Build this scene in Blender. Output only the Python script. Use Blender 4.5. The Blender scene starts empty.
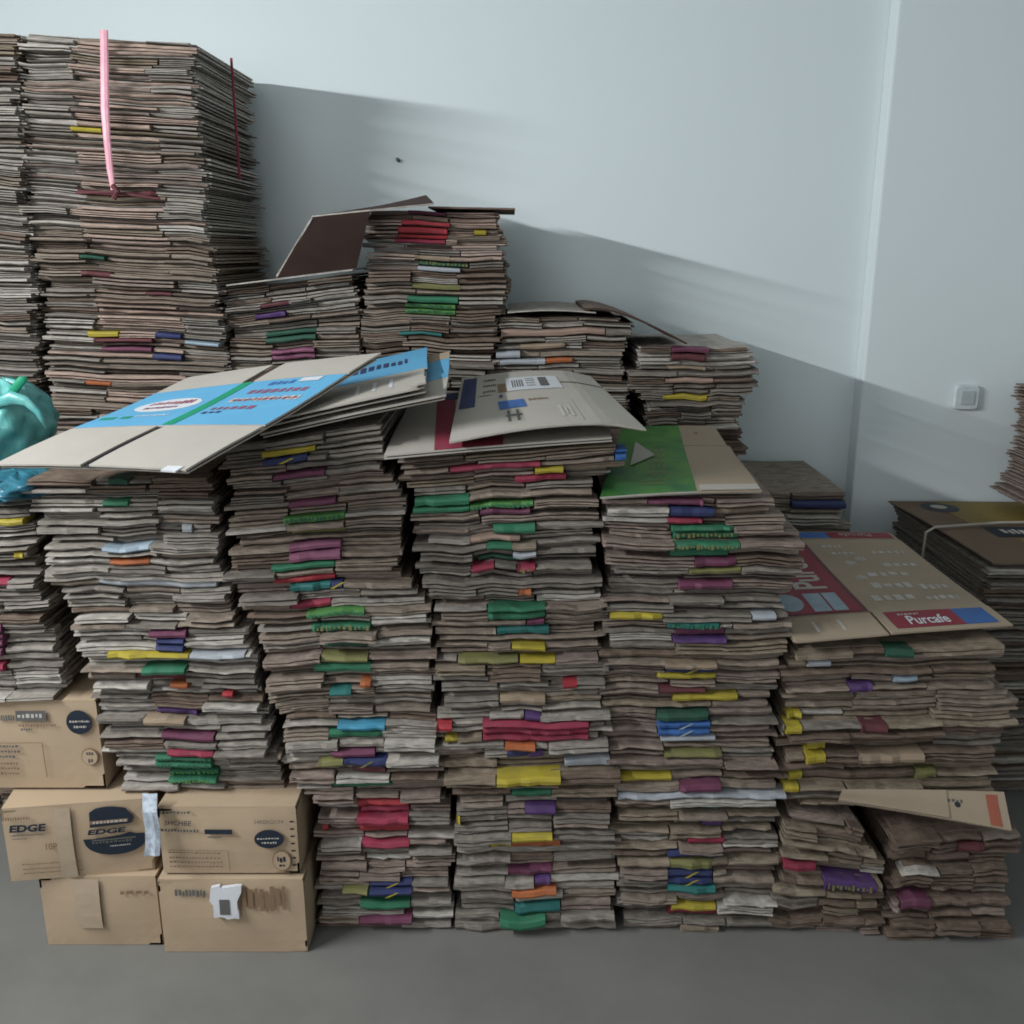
import bpy, math, random
from mathutils import Vector
R = random.Random(11)
F, PITCH, CZ = 964.0, math.radians(15.2), 1.65
SP, CP = math.sin(PITCH), math.cos(PITCH)
scene = bpy.context.scene
COL = scene.collection

# ---------- measuring: where a point of the photo lies at a known distance / height ----------
def ray(px, py):
    a, b = px - 512.0, 512.0 - py
    return Vector((a, F * CP + b * SP, -F * SP + b * CP))
def at(px, py, Y):
    r = ray(px, py)
    return Vector((0, 0, CZ)) + r * (Y / r.y)
def at_z(px, py, z):
    r = ray(px, py)
    return Vector((0, 0, CZ)) + r * ((z - CZ) / r.z)
def lerp(pts, y):
    if y <= pts[0][0]: return pts[0][1:]
    for a, b in zip(pts, pts[1:]):
        if y <= b[0]:
            t = (y - a[0]) / (b[0] - a[0])
            return tuple(p + (q - p) * t for p, q in zip(a[1:], b[1:]))
    return pts[-1][1:]

# ---------- materials ----------
def mat(name, col, col2=None, rough=0.85, nscale=18.0, amount=0.5, stretch=(1, 1, 1), bump=0.0, spec=0.2):
    m = bpy.data.materials.new(name); m.use_nodes = True
    nt = m.node_tree; b = nt.nodes['Principled BSDF']
    b.inputs['Roughness'].default_value = rough
    b.inputs['Specular IOR Level'].default_value = spec
    tc = nt.nodes.new('ShaderNodeTexCoord'); mp = nt.nodes.new('ShaderNodeMapping')
    mp.inputs['Scale'].default_value = stretch
    geo = nt.nodes.new('ShaderNodeNewGeometry')
    nt.links.new(geo.outputs['Position'], mp.inputs['Vector'])
    n = nt.nodes.new('ShaderNodeTexNoise'); n.inputs['Scale'].default_value = nscale
    n.inputs['Detail'].default_value = 5; n.inputs['Roughness'].default_value = 0.65
    nt.links.new(mp.outputs['Vector'], n.inputs['Vector'])
    cr = nt.nodes.new('ShaderNodeValToRGB')
    cr.color_ramp.elements[0].position = 0.5 - amount * 0.4
    cr.color_ramp.elements[1].position = 0.5 + amount * 0.4
    c2 = col2 or tuple(c * 0.82 for c in col)
    cr.color_ramp.elements[0].color = (*c2, 1); cr.color_ramp.elements[1].color = (*col, 1)
    nt.links.new(n.outputs['Fac'], cr.inputs['Fac']); nt.links.new(cr.outputs['Color'], b.inputs['Base Color'])
    if bump:
        bp = nt.nodes.new('ShaderNodeBump'); bp.inputs['Strength'].default_value = bump; bp.inputs['Distance'].default_value = 0.004
        nt.links.new(n.outputs['Fac'], bp.inputs['Height']); nt.links.new(bp.outputs['Normal'], b.inputs['Normal'])
    return m
def board(name, c, k=0.36):
    return mat(name, c, (c[0] * k, c[1] * k, c[2] * k * .97), nscale=16, stretch=(1.6, 2.5, 16), amount=.6, bump=.7)
BOARD = [board('kraft_%s' % n, c) for n, c in (
    ('taupe', (.36, .285, .23)), ('grey', (.43, .38, .335)), ('rose', (.35, .265, .225)), ('pale', (.58, .525, .47)),
    ('brown', (.235, .168, .130)), ('sand', (.35, .275, .205)), ('ash', (.30, .26, .225)), ('salmon', (.55, .40, .33)))]
KRAFT = mat('kraft_face', (.38, .295, .215), (.33, .255, .185), nscale=4, stretch=(1, 1, 1), amount=.6, bump=.1)
PACK = mat('kraft_packed', (.47, .35, .24), (.39, .285, .19), nscale=5, amount=.7, bump=.3)
PALE = mat('grey_liner', (.43, .39, .345), (.38, .345, .305), nscale=5, amount=.6, bump=.1)
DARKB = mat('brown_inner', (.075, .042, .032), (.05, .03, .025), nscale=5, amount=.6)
CO = {'green': (.035, .27, .13), 'lime': (.12, .38, .08), 'dark green': (.02, .13, .075), 'plum': (.26, .055, .13), 'pink': (.42, .13, .24),
      'crimson': (.50, .035, .09), 'red': (.60, .035, .05), 'yellow': (.72, .56, .04), 'navy': (.03, .045, .19), 'blue': (.05, .20, .62),
      'white': (.68, .71, .76), 'orange': (.70, .19, .05), 'teal': (.02, .24, .22), 'cyan': (.08, .45, .70), 'olive': (.33, .31, .10),
      'maroon': (.20, .035, .045), 'pale blue': (.55, .68, .80), 'tan': (.55, .40, .27), 'purple': (.14, .05, .24), 'salmon': (.60, .40, .31), 'black': (.02, .022, .03)}
INK = {k: mat('ink_' + k.replace(' ', '_'), tuple(x * .60 + .008 for x in v), tuple(x * .38 + .04 for x in v), nscale=22, amount=.6, stretch=(1, 1, 6), rough=.62, bump=.4) for k, v in CO.items()}
SKY = mat('ink_sky_blue', (.12, .37, .58), (.11, .33, .53), nscale=6, amount=.5, rough=.5)
STRIPE = mat('ink_stripe_green', (.02, .28, .15), rough=.5)
SHIP = mat('shipping_label', (.64, .64, .67), (.56, .56, .58), rough=.4)
LEAF = mat('ink_leaf_green', (.08, .22, .035), (.02, .11, .035), nscale=9, amount=.35, rough=.5)
GREYINK = mat('ink_grey', (.12, .115, .11), rough=.7)
BROWNINK = mat('ink_brown', (.24, .15, .09), rough=.7)
FAINT = mat('ink_faint_white', (.50, .46, .42), rough=.7)
SLATE = mat('ink_slate', (.022, .030, .045), (.018, .024, .036), rough=.55)

# ---------- meshes ----------
class MB:
    def __init__(self): self.v = []; self.f = []; self.m = []; self.mats = []
    def mi(self, m):
        if m not in self.mats: self.mats.append(m)
        return self.mats.index(m)
    def grid_closed(self, top, bot, mt, mside=None, mbot=None):
        """two same-sized grids [i][j] of points become a closed slab"""
        mi = self.mi(mt); ms = self.mi(mside or mt); mb = self.mi(mbot or mside or mt)
        ni, nj = len(top), len(top[0]); b = len(self.v)
        for g in (top, bot):
            for r in g: self.v.extend(tuple(p) for p in r)
        T = lambda i, j: b + i * nj + j
        B = lambda i, j: b + ni * nj + i * nj + j
        for i in range(ni - 1):
            for j in range(nj - 1):
                self.f.append((T(i, j), T(i + 1, j), T(i + 1, j + 1), T(i, j + 1))); self.m.append(mi)
                self.f.append((B(i, j + 1), B(i + 1, j + 1), B(i + 1, j), B(i, j))); self.m.append(mb)
        for i in range(ni - 1):
            self.f.append((T(i, 0), B(i, 0), B(i + 1, 0), T(i + 1, 0))); self.m.append(ms)
            self.f.append((T(i + 1, nj - 1), B(i + 1, nj - 1), B(i, nj - 1), T(i, nj - 1))); self.m.append(ms)
        for j in range(nj - 1):
            self.f.append((T(0, j + 1), B(0, j + 1), B(0, j), T(0, j))); self.m.append(ms)
            self.f.append((T(ni - 1, j), B(ni - 1, j), B(ni - 1, j + 1), T(ni - 1, j + 1))); self.m.append(ms)
    def loft(self, rings, mt):
        """closed rings lofted, capped"""
        mi = self.mi(mt); b = len(self.v); n = len(rings[0])
        for r in rings: self.v.extend(tuple(p) for p in r)
        for i in range(len(rings) - 1):
            for j in range(n):
                k = (j + 1) % n
                self.f.append((b + i * n + j, b + i * n + k, b + (i + 1) * n + k, b + (i + 1) * n + j)); self.m.append(mi)
        self.f.append(tuple(b + j for j in reversed(range(n)))); self.m.append(mi)
        e = b + (len(rings) - 1) * n
        self.f.append(tuple(e + j for j in range(n))); self.m.append(mi)
    def poly(self, pts, mt):
        b = len(self.v); self.v.extend(tuple(p) for p in pts); self.f.append(tuple(range(b, b + len(pts)))); self.m.append(self.mi(mt))
    def tube(self, path, r, mt, n=8, flat=1.0):
        path = [Vector(p) for p in path]; rings = []
        for i, p in enumerate(path):
            d = (path[min(i + 1, len(path) - 1)] - path[max(i - 1, 0)]).normalized()
            a = d.cross(Vector((0, 1, 0)) if abs(d.y) < .9 else Vector((1, 0, 0))).normalized(); c = d.cross(a)
            rr = r[i] if isinstance(r, (list, tuple)) else r
            rings.append([p + a * math.cos(t) * rr + c * math.sin(t) * rr * flat for t in [2 * math.pi * k / n for k in range(n)]])
        self.loft(rings, mt)
    def build(self, name, parent=None, origin=None, smooth=False):
        o = Vector(origin) if origin is not None else Vector((0, 0, 0))
        me = bpy.data.meshes.new(name)
        me.from_pydata([(x - o.x, y - o.y, z - o.z) for x, y, z in self.v], [], self.f)
        for m in self.mats: me.materials.append(m)
        me.polygons.foreach_set('material_index', self.m)
        if smooth: me.polygons.foreach_set('use_smooth', [True] * len(me.polygons))
        me.update()
        ob = bpy.data.objects.new(name, me); COL.objects.link(ob)
        if parent is not None:
            ob.parent = parent        # children share the parent's origin
        else: ob.location = o
        return ob
def tag(o, label=None, cat=None, group=None, kind=None):
    if label: o['label'] = label
    if cat: o['category'] = cat
    if group: o['group'] = group
    if kind: o['kind'] = kind
    return o

# ---------- one flattened carton, between two wavy interfaces ----------
NX = 7
class Face:
    """an interface between neighbouring cartons of a stack"""
    def __init__(s, z, slope, curve, wob, rise, xm, w, yf): s.z, s.slope, s.curve, s.wob, s.rise, s.xm, s.w, s.yf = z, slope, curve, wob, rise, xm, w, yf
    def __call__(s, x, y):
        xm, w, yf = s.xm, s.w, s.yf
        u = (x - xm) / w
        t = min(max((u + .5) * (NX - 1), 0), NX - 1.001); i = int(t); f = t - i
        return s.z + s.slope * (x - xm) + s.curve * u * u + s.wob[i] * (1 - f) + s.wob[i + 1] * f + s.rise * (y - yf)

def carton(lo, hi, xl, xr, yf, depth, segs, bm, rnd, detail=1.0, into=None, name='flattened_carton', body_from=.03):
    """segs: [(x0, x1, kind, material, setback, marks)]. Returns the carton's top-level object, or fills INTO."""
    xm, w = (xl + xr) / 2, xr - xl
    def H(x, y, s): 
        a, b = lo(x, y), hi(x, y)
        if b - a < .003: a, b = (a + b) / 2 - .0003, (a + b) / 2 + .0003
        return a + (b - a) * s
    body = into or MB()
    kinks = [lo.xm - lo.w / 2 + lo.w * k / (NX - 1) for k in range(NX)]
    def XS(a, b, n):
        q = [k for k in kinks if a + .004 < k < b - .004]
        for i in range(n + 1):
            x = a + (b - a) * i / n
            if i in (0, n) or min([abs(x - z) for z in q] or [1]) > (b - a) / n * .45: q.append(x)
        return sorted(q)
    nx, ny = (6, 4) if detail >= 1 else (4, 3)
    for s0, s1 in ((.06, .32), (.60, .90)):
        jl, jr = rnd.uniform(.003, .014), rnd.uniform(-.014, -.003)
        if into: jl, jr = jl - .012, jr + .014
        sk = rnd.uniform(-.012, .012)
        top, bot = [], []
        bx = XS(xl + jl, xr + jr, nx - 1)
        for i, x_ in enumerate(bx):
            tr, br = [], []
            for j in range(ny):
                y = yf + body_from + (depth - body_from) * j / (ny - 1)
                x = x_ + ((sk * j / (ny - 1) + rnd.uniform(-.003, .003)) if i in (0, len(bx) - 1) else 0)
                tr.append((x, y, H(x, y, s1))); br.append((x, y, H(x, y, s0)))
            top.append(tr); bot.append(br)
        body.grid_closed(top, bot, bm)
    root = None; org = Vector((xm, yf + depth / 2, H(xm, yf + depth / 2, 0)))
    if into is None: root = body.build(name, origin=org)
    for x0, x1, kind, m, sb, marks in segs:
        if x1 - x0 < .004: continue
        g = into or MB()
        sx = XS(x0, x1, max(2, int((x1 - x0) / (.022 if detail >= 1 else .045)))); n = len(sx) - 1
        if kind == 'fold':
            s0, s1 = rnd.uniform(.05, .34), rnd.uniform(.64, .94)
            if marks or m not in BOARD: s0, s1 = .06, .94
            rings = []
            dent = [rnd.gauss(0, .0022) for _ in range(n + 1)]; k0 = rnd.uniform(-.3, .3)
            for i in range(n + 1):
                x = sx[i]
                y = yf + sb + dent[i]
                a, b = s0 + rnd.uniform(-.03, .08), s1 - rnd.uniform(-.03, .08)
                mid = (a + b) / 2 + k0 * (b - a) * .4
                rings.append([(x, yf + .055, H(x, y, s1 - .02)), (x, y + .008, H(x, y, b)), (x, y + .0015, H(x, y, b - .1)), (x, y - .001, H(x, y, mid)),
                              (x, y + .0015, H(x, y, a + .12)), (x, y + .008, H(x, y, a)), (x, yf + .055, H(x, y, s0 + .02))])
            g.loft(rings, m)
            if marks:
                mk, mc = marks
                if mc == 'white': mc = 'olive'
                if mk == 'slash':
                    xc = (x0 + x1) / 2 + .004
                    g.poly([(xc - .018, yf + sb - .004, H(xc, yf, .12)), (xc - .009, yf + sb - .004, H(xc, yf, .12)), (xc + .018, yf + sb - .004, H(xc, yf, .88)), (xc + .010, yf + sb - .004, H(xc, yf, .88))], INK[mc])
                elif mk == 'dots':
                    x = x0 + .006
                    while x < x1 - .008:
                        d = rnd.uniform(.003, .007)
                        za, zb = rnd.uniform(.2, .45), rnd.uniform(.6, .85)
                        g.poly([(x, yf + sb - .004, H(x, yf, za)), (x + d, yf + sb - .004, H(x + d, yf, za)), (x + d, yf + sb - .004, H(x + d, yf, zb)), (x, yf + sb - .004, H(x, yf, zb))], INK[mc])
                        x += d + rnd.uniform(.002, .007)
        else:
            q_ = rnd.uniform(.26, .4); rs = ((.05, .20), (.36, .54), (.72, .93)) if kind == 'edge3' else ((.06, q_), (q_ + rnd.uniform(.14, .24), rnd.uniform(.8, .93))) if kind == 'edge2' else ((rnd.uniform(.15, .4), rnd.uniform(.6, .85)),)
            for s0, s1 in rs:
                sbb = sb + rnd.uniform(-.006, .006); rings = []
                tl = rnd.uniform(-.08, .08)
                for i in range(n + 1):
                    x = sx[i]
                    y = yf + sbb + rnd.gauss(0, .0016)
                    d = tl * (i / n - .5)
                    a, b = max(.02, s0 + d), min(.98, s1 + d)
                    rings.append([(x, yf + .055, H(x, y, b)), (x, y + .001, H(x, y, b)), (x, y, H(x, y, a)), (x, yf + .055, H(x, y, a))])
                g.loft(rings, m)
        if into is None:
            pr = m not in BOARD
            g.build('printed_flap' if pr else 'flap', parent=root)
            o = COL.objects[-1]
    if root is not None:      # children were written in world space: shift them onto the root's origin
        for c in root.children:
            c.matrix_parent_inverse = root.matrix_world.inverted() if False else c.matrix_parent_inverse
            c.location = (-org.x, -org.y, -org.z)
    return root

ORD = 'first second third fourth fifth sixth seventh eighth ninth tenth eleventh twelfth thirteenth fourteenth'.split()
NUM = 'zero one two three four five six seven eight nine ten eleven twelve thirteen fourteen fifteen sixteen seventeen eighteen nineteen twenty'.split() + ['twenty-%s' % w for w in 'one two three four five six seven eight nine'.split()]

def stack(Y, depth, pts, top, bot, pitch, bands=(), slopes=((0, 0),), desc=None, into=None, seams=(.34, .66), tones=None, droop=((0, 0),), rise=((0, 0),), seed=1, jit=.006, detail=1.0, midtone=None, group=None, fold=.33):
    rnd = random.Random(seed)
    ys = [top]
    while ys[-1] < bot - pitch[0]:
        ys.append(min(bot, ys[-1] + rnd.choice((rnd.uniform(*pitch), rnd.uniform(*pitch), rnd.uniform(pitch[0] * .8, pitch[1] * 1.3)))))
    if bot - ys[-1] > 3: ys.append(bot)
    else: ys[-1] = bot
    for b in bands:      # a carton whose whole front is printed keeps its own thickness
        if b[2] - b[1] > 88 and top + 12 < b[0] < bot - 12:
            yy = b[0] - lerp(slopes, b[0])[0] * ((b[1] + b[2]) / 2 - sum(lerp(pts, b[0])) / 2)
            ys = sorted([y for y in ys if abs(y - yy) > 6.5] + [yy - 3.6, yy + 3.6])
    wob = [0.0] * NX; faces = []
    fa, fb = lerp(pts, (top + min(bot, 900)) / 2); fx = at((fa + fb) / 2, (top + bot) / 2, Y).x; fw = (fb - fa) * Y / 880
    for y in ys:
        xl, xr = lerp(pts, y); s = lerp(slopes, y)[0]; xm = (xl + xr) / 2
        wob = [a * .85 + rnd.uniform(-.0027, .0027) for a in wob]
        p = at(xm, y, Y); p.z += s * (p.x - fx)
        if y == bot: wob = [0.0] * NX
        faces.append((Face(p.z, -s + (0 if y in (top, bot) else rnd.uniform(-.004, .004)), lerp(droop, y)[0], list(wob), lerp(rise, y)[0], fx, fw, Y), y))
    pxm = lambda px, y: at(px, y, Y).x
    res = []; tops = None
    runs = rnd.choice(BOARD)
    for i in range(len(ys) - 1):
        ya, yb = ys[i], ys[i + 1]; yc = (ya + yb) / 2
        xl, xr = lerp(pts, yc)
        big = rnd.random() < .12
        gj = lambda: max(-.016, min(.016, rnd.gauss(0, jit * (2.2 if big else 1))))
        L = pxm(xl, yc) + gj(); Rr = pxm(xr, yc) + gj()
        w = Rr - L
        s = lerp(slopes, yc)[0]; xmp = (xl + xr) / 2
        mine = []
        for b in bands:
            by, b0, b1, col = b[:4]; h = b[4] if len(b) > 4 else 0; mk = b[5] if len(b) > 5 else None
            yy = by - s * ((b0 + b1) / 2 - xmp)
            if (ya <= yy < yb) or (h and yy - h / 2 < yc < yy + h / 2):
                mine.append((pxm(b0, yc), pxm(b1, yc), col, mk))
        mine.sort(key=lambda q: q[0])
        yf = Y + rnd.gauss(0, .009); yaw = rnd.gauss(0, .022)
        if rnd.random() < .3 or tones is None: runs = rnd.choice(tones or BOARD[:4])
        bm = runs
        pal = tones or BOARD[:7]
        segs = []; cur = L
        m0, m1 = L + w * (seams[0] + rnd.uniform(-.03, .03)), L + w * (seams[1] + rnd.uniform(-.03, .03))
        def plain(a, b):
            cuts = [a] + [c for c in (m0, m1) if a + .03 < c < b - .03 and rnd.random() < .8] + [b]
            for p, q in zip(cuts, cuts[1:]):
                k = 'fold' if rnd.random() < fold else rnd.choice(('edge2', 'edge3', 'edge2', 'edge1'))
                c = (p + q) / 2
                mm = bm if rnd.random() < .5 else rnd.choice(pal + [BOARD[3], BOARD[4], BOARD[6]])
                if midtone and m0 - .01 < c < m1 + .01: mm = rnd.choice(midtone)
                segs.append((p + rnd.uniform(0, .004), q - rnd.uniform(0, .004), k, mm, yaw * (c - (L + Rr) / 2) + rnd.uniform(-.008, .024), None))
        used = []
        for a, b, col, mk in mine:
            a = max(a, cur); b = min(b, Rr)
            if b - a < .006: continue
            if a - cur > .008: plain(cur, a)
            segs.append((a, b, 'fold', INK[col], rnd.uniform(-.006, .001), mk)); used.append(col); cur = b
        if Rr - cur > .008: plain(cur, Rr)
        lo, hi = faces[i + 1][0], faces[i][0]
        o = carton(lo, hi, L, Rr, yf, depth + rnd.uniform(-.02, .01), segs, bm, rnd, detail, into)
        res.append((o, used, yc))
    if into is None and desc:
        cnt = {}; last = None; firstname = None; rec = []
        for o, used, yc in res:
            if used:
                c = max(set(used), key=used.count) if 'white' not in used or len(set(used)) == 1 else [u for u in used if u != 'white'][0]
                cnt[c] = cnt.get(c, 0) + 1
                nm = '%s %s' % (ORD[cnt[c] - 1], c)
                tag(o, 'carton with %s end flap, %s such down %s' % (c, ORD[cnt[c] - 1], desc), 'flattened carton', group or ('flattened cartons in ' + desc))
                last = (nm, 0)
                if rec:
                    for k, p in enumerate(rec): tag(p, 'plain carton %s above the %s flap, %s' % (NUM[len(rec) - k], nm, desc[4:]), 'flattened carton', 'flattened cartons in ' + desc)
                    rec = []
            elif last is None: rec.append(o)
            else:
                last = (last[0], last[1] + 1)
                tag(o, 'plain carton %s below the %s flap, %s' % (NUM[last[1]], last[0], desc[4:]), 'flattened carton', 'flattened cartons in ' + desc)
    return res, faces

# ---------- an opened-out carton lying as a sheet ----------
class Sheet:
    def __init__(s, FL, FR, BR, BL, bump=None):
        s.c = [Vector(p) for p in (FL, FR, BR, BL)]; s.b = bump or (lambda u, v: 0.0)
        s.n = (s.c[1] - s.c[0]).cross(s.c[3] - s.c[0]).normalized()
    def P(s, u, v, off=0.0):
        a = s.c[0].lerp(s.c[1], u); b = s.c[3].lerp(s.c[2], u)
        return a.lerp(b, v) + s.n * (off + s.b(u, v))
    def slab(s, g, u0, u1, v0, v1, top, th, mt, ms=None, nu=8, nv=6, rag=.0015, mb=None):
        T, B = [], []
        for i in range(nu + 1):
            t, b = [], []
            for j in range(nv + 1):
                u = u0 + (u1 - u0) * i / nu; v = v0 + (v1 - v0) * j / nv
                w = R.uniform(-rag, rag) if i in (0, nu) or j in (0, nv) else 0
                p = s.P(u + w, v + w, top); q = s.P(u + w, v + w, top - th)
                t.append(p); b.append(q)
            T.append(t); B.append(b)
        g.grid_closed(T, B, mt, ms, mb)
    def decal(s, g, u0, u1, v0, v1, m, off, nu=6, nv=4, skew=0.0):
        P = [[s.P(u0 + (u1 - u0) * i / nu + skew * j / nv, v0 + (v1 - v0) * j / nv, off) for j in range(nv + 1)] for i in range(nu + 1)]
        mi = g.mi(m); b = len(g.v)
        for r in P: g.v.extend(tuple(p) for p in r)
        for i in range(nu):
            for j in range(nv):
                k = b + i * (nv + 1) + j
                g.f.append((k, k + nv + 1, k + nv + 2, k + 1)); g.m.append(mi)
    def disc(s, g, uc, vc, ru, rv, m, off, n=28, a0=0, a1=2 * math.pi):
        g.poly([s.P(uc + ru * math.cos(a0 + (a1 - a0) * k / n), vc + rv * math.sin(a0 + (a1 - a0) * k / n), off) for k in range(n)], m)
    def marks(s, g, u0, u1, v0, v1, m, off, n=8, rnd=R, vert=False):
        """a line of writing too blurred to read"""
        x = 0.0
        while x < .96:
            d = rnd.uniform(.45, .95) / n; a, b = x, min(1, x + d); h0, h1 = rnd.uniform(0, .25), rnd.uniform(.75, 1)
            if vert: q = (u0 + (u1 - u0) * h0, u0 + (u1 - u0) * h1, v0 + (v1 - v0) * a, v0 + (v1 - v0) * b)
            else: q = (u0 + (u1 - u0) * a, u0 + (u1 - u0) * b, v0 + (v1 - v0) * h0, v0 + (v1 - v0) * h1)
            s.decal(g, *q, m, off, 1, 1)
            x += d + .35 / n
    def text(s, g, body, u0, u1, v0, v1, m, off, rot=0, bold=.0, shear=0.0):
        cu = bpy.data.curves.new('t', 'FONT'); cu.body = body; cu.offset = bold; cu.shear = shear; cu.resolution_u = 3
        ob = bpy.data.objects.new('t', cu); COL.objects.link(ob)
        me = bpy.data.meshes.new_from_object(ob.evaluated_get(bpy.context.evaluated_depsgraph_get()))
        xs = [v.co.x for v in me.vertices]; ys = [v.co.y for v in me.vertices]
        ax, bx, ay, by = min(xs), max(xs), min(ys), max(ys); b = len(g.v); mi = g.mi(m)
        for v in me.vertices:
            p, q = (v.co.x - ax) / (bx - ax), (v.co.y - ay) / (by - ay)
            if rot == 90: p, q = 1 - q, p
            if rot == 270: p, q = q, 1 - p
            if rot == 180: p, q = 1 - p, 1 - q
            g.v.append(tuple(s.P(u0 + (u1 - u0) * p, v0 + (v1 - v0) * q, off)))
        for p in me.polygons: g.f.append(tuple(b + i for i in p.vertices)); g.m.append(mi)
        bpy.data.objects.remove(ob); bpy.data.curves.remove(cu); bpy.data.meshes.remove(me)
def finish(parent_mb, name, origin, kids, label, cat='flattened carton', group=None):
    root = parent_mb.build(name, origin=origin)
    for n, g in kids:
        c = g.build(n, parent=root); c.location = -Vector(origin)
    return tag(root, label, cat, group)

# ======================= the room =======================
WY = 3.50
wallm = mat('painted_plaster', (.78, .84, .85), (.75, .81, .82), nscale=1.6, amount=.9, rough=.7, bump=.04)
def slab_obj(name, x0, x1, y0, y1, z0, z1, m):
    g = MB()
    g.grid_closed([[(x0, y0, z1), (x0, y1, z1)], [(x1, y0, z1), (x1, y1, z1)]], [[(x0, y0, z0), (x0, y1, z0)], [(x1, y0, z0), (x1, y1, z0)]], m)
    return tag(g.build(name), kind='structure')
slab_obj('floor', -3.2, 3.2, -2.5, 3.7, -.1, 0, mat('worn_concrete', (.20, .19, .175), (.14, .135, .125), nscale=3, amount=.8, bump=.1))
slab_obj('ceiling', -3.2, 3.2, -2.5, 3.7, 3.2, 3.3, mat('ceiling_paint', (.62, .66, .66)))
slab_obj('wall_back', -3.2, 3.2, WY, WY + .15, 0, 3.2, wallm)
# the wall's right stretch stands a hand's breadth proud, its edge a soft plaster bead
g = MB()
xe = 1.2455
prof = [(3.1, WY - .075), (xe + .008, WY - .075), (xe + .002, WY - .073), (xe, WY - .067), (xe, WY - .002), (3.1, WY - .002)]
g.loft([[(x, y, z) for x, y in prof] for z in (0, 1.6, 3.2)], wallm)
tag(g.build('wall_back_step'), kind='structure')
slab_obj('wall_left', -3.2, -3.05, -2.5, WY, 0, 3.2, wallm)
slab_obj('wall_right', 3.05, 3.2, -2.5, WY - .0, 0, 3.2, wallm)

# switch plate on the wall
c = at(965, 397, WY - .078)
g = MB()
hw = .043
def rr(y, k, ww=hw, r=.012):
    pts = []
    for cx, cz, a0 in ((1, 1, 0), (-1, 1, 90), (-1, -1, 180), (1, -1, 270)):
        for t in (0, 30, 60, 90):
            a = math.radians(a0 + t); pts.append((c.x + cx * (ww - r) * k + r * math.cos(a), y, c.z + cz * (ww - r) * k + r * math.sin(a)))
    return pts
plastic = mat('white_plastic', (.72, .78, .79), rough=.35, spec=.5)
g.loft([rr(WY - .077, 1), rr(WY - .090, 1), rr(WY - .096, .9)], plastic)
g2 = MB(); g2.loft([rr(WY - .0955, 1, .024, .004), rr(WY - .101, 1, .023, .004)], mat('switch_rocker', (.55, .62, .64), rough=.35))
finish(g, 'switch_plate', c, [('rocker', g2)], 'square white plastic switch plate on the back wall', 'light switch')
# nail mark in the wall
p = at(398, 160, WY)
g = MB(); g.tube([(p.x - .003, WY + .01, p.z + .004), (p.x, WY - .012, p.z), (p.x + .006, WY - .016, p.z - .004)], .006, GREYINK)
tag(g.build('wall_nail', origin=p), 'small dark nail stub in the pale wall above the tilted dark carton', 'nail')

# ======================= stacks in front =======================
YF, DF = 2.05, .70
T = BOARD
zf = at(300, 933, YF)
BOT = 933.0
def floor_py(Y):
    lo, hi = 500, 1200
    for _ in range(40):
        m = (lo + hi) / 2
        if at(512, m, Y).z > 0: lo = m
        else: hi = m
    return lo - .01
BF = floor_py(YF)

S1B = [(484, 110, 130, 'dark green'), (501, 105, 130, 'green'), (527, 180, 190, 'white'), (552, 104, 152, 'pale blue'), (562, 111, 149, 'orange'),
       (584, 98, 215, 'white'), (634, 150, 186, 'plum'), (645, 157, 184, 'navy'), (658, 110, 190, 'yellow'), (658, 192, 246, 'white'), (671, 145, 187, 'green'),
       (680, 135, 185, 'maroon'), (690, 170, 187, 'orange'), (698, 222, 232, 'red'), (715, 155, 195, 'purple'), (725, 145, 185, 'tan'), (740, 163, 214, 'plum', 5), (750, 170, 215, 'crimson'),
       (763, 157, 212, 'green', 12, ('dots', 'dark green')), (781, 168, 216, 'green', 12, ('dots', 'lime'))]
stack(YF, DF, [(476, 22, 208), (500, 30, 212), (545, 42, 215), (575, 44, 218), (600, 62, 225), (650, 80, 250), (700, 90, 258), (740, 104, 268), (792, 122, 285)],
      478, 795, (6.2, 8.2), S1B, [(470, -.01), (600, .0), (700, .02), (795, .0)], desc='the stack above the packed boxes', seams=(.36, .67), tones=[T[1], T[1], T[3], T[6], T[0]], seed=3, jit=.008)

S2B = [(455, 262, 315, 'yellow'), (462, 264, 308, 'navy', 0, ('slash', 'yellow')), (474, 274, 325, 'plum', 9), (503, 290, 336, 'plum', 8), (521, 284, 345, 'lime', 9, ('dots', 'dark green')), (532, 290, 345, 'olive'),
       (550, 290, 341, 'pink', 12), (568, 272, 335, 'green'), (579, 272, 334, 'red'), (584, 292, 342, 'navy', 0, ('slash', 'yellow')), (591, 290, 330, 'teal'), (604, 290, 330, 'crimson'),
       (615, 308, 365, 'lime', 6, ('dots', 'green')), (626, 312, 370, 'green', 9, ('dots', 'white')), (646, 325, 366, 'dark green'), (661, 322, 368, 'olive'), (671, 314, 371, 'green', 9), (680, 361, 371, 'orange'),
       (695, 331, 352, 'teal'), (727, 338, 385, 'cyan'), (736, 329, 382, 'green', 9), (751, 332, 375, 'plum'), (765, 345, 387, 'navy', 8, ('slash', 'white')), (765, 320, 344, 'olive'), (773, 355, 385, 'maroon'),
       (784, 333, 391, 'green', 12), (805, 357, 408, 'red'), (813, 360, 408, 'crimson'), (824, 357, 408, 'crimson', 9), (834, 359, 408, 'red'), (845, 362, 409, 'crimson'), (833, 317, 327, 'red'), (886, 370, 412, 'navy', 14, ('slash', 'yellow')),
       (893, 343, 368, 'olive', 8), (905, 360, 410, 'green'), (918, 360, 412, 'plum')]
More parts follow.
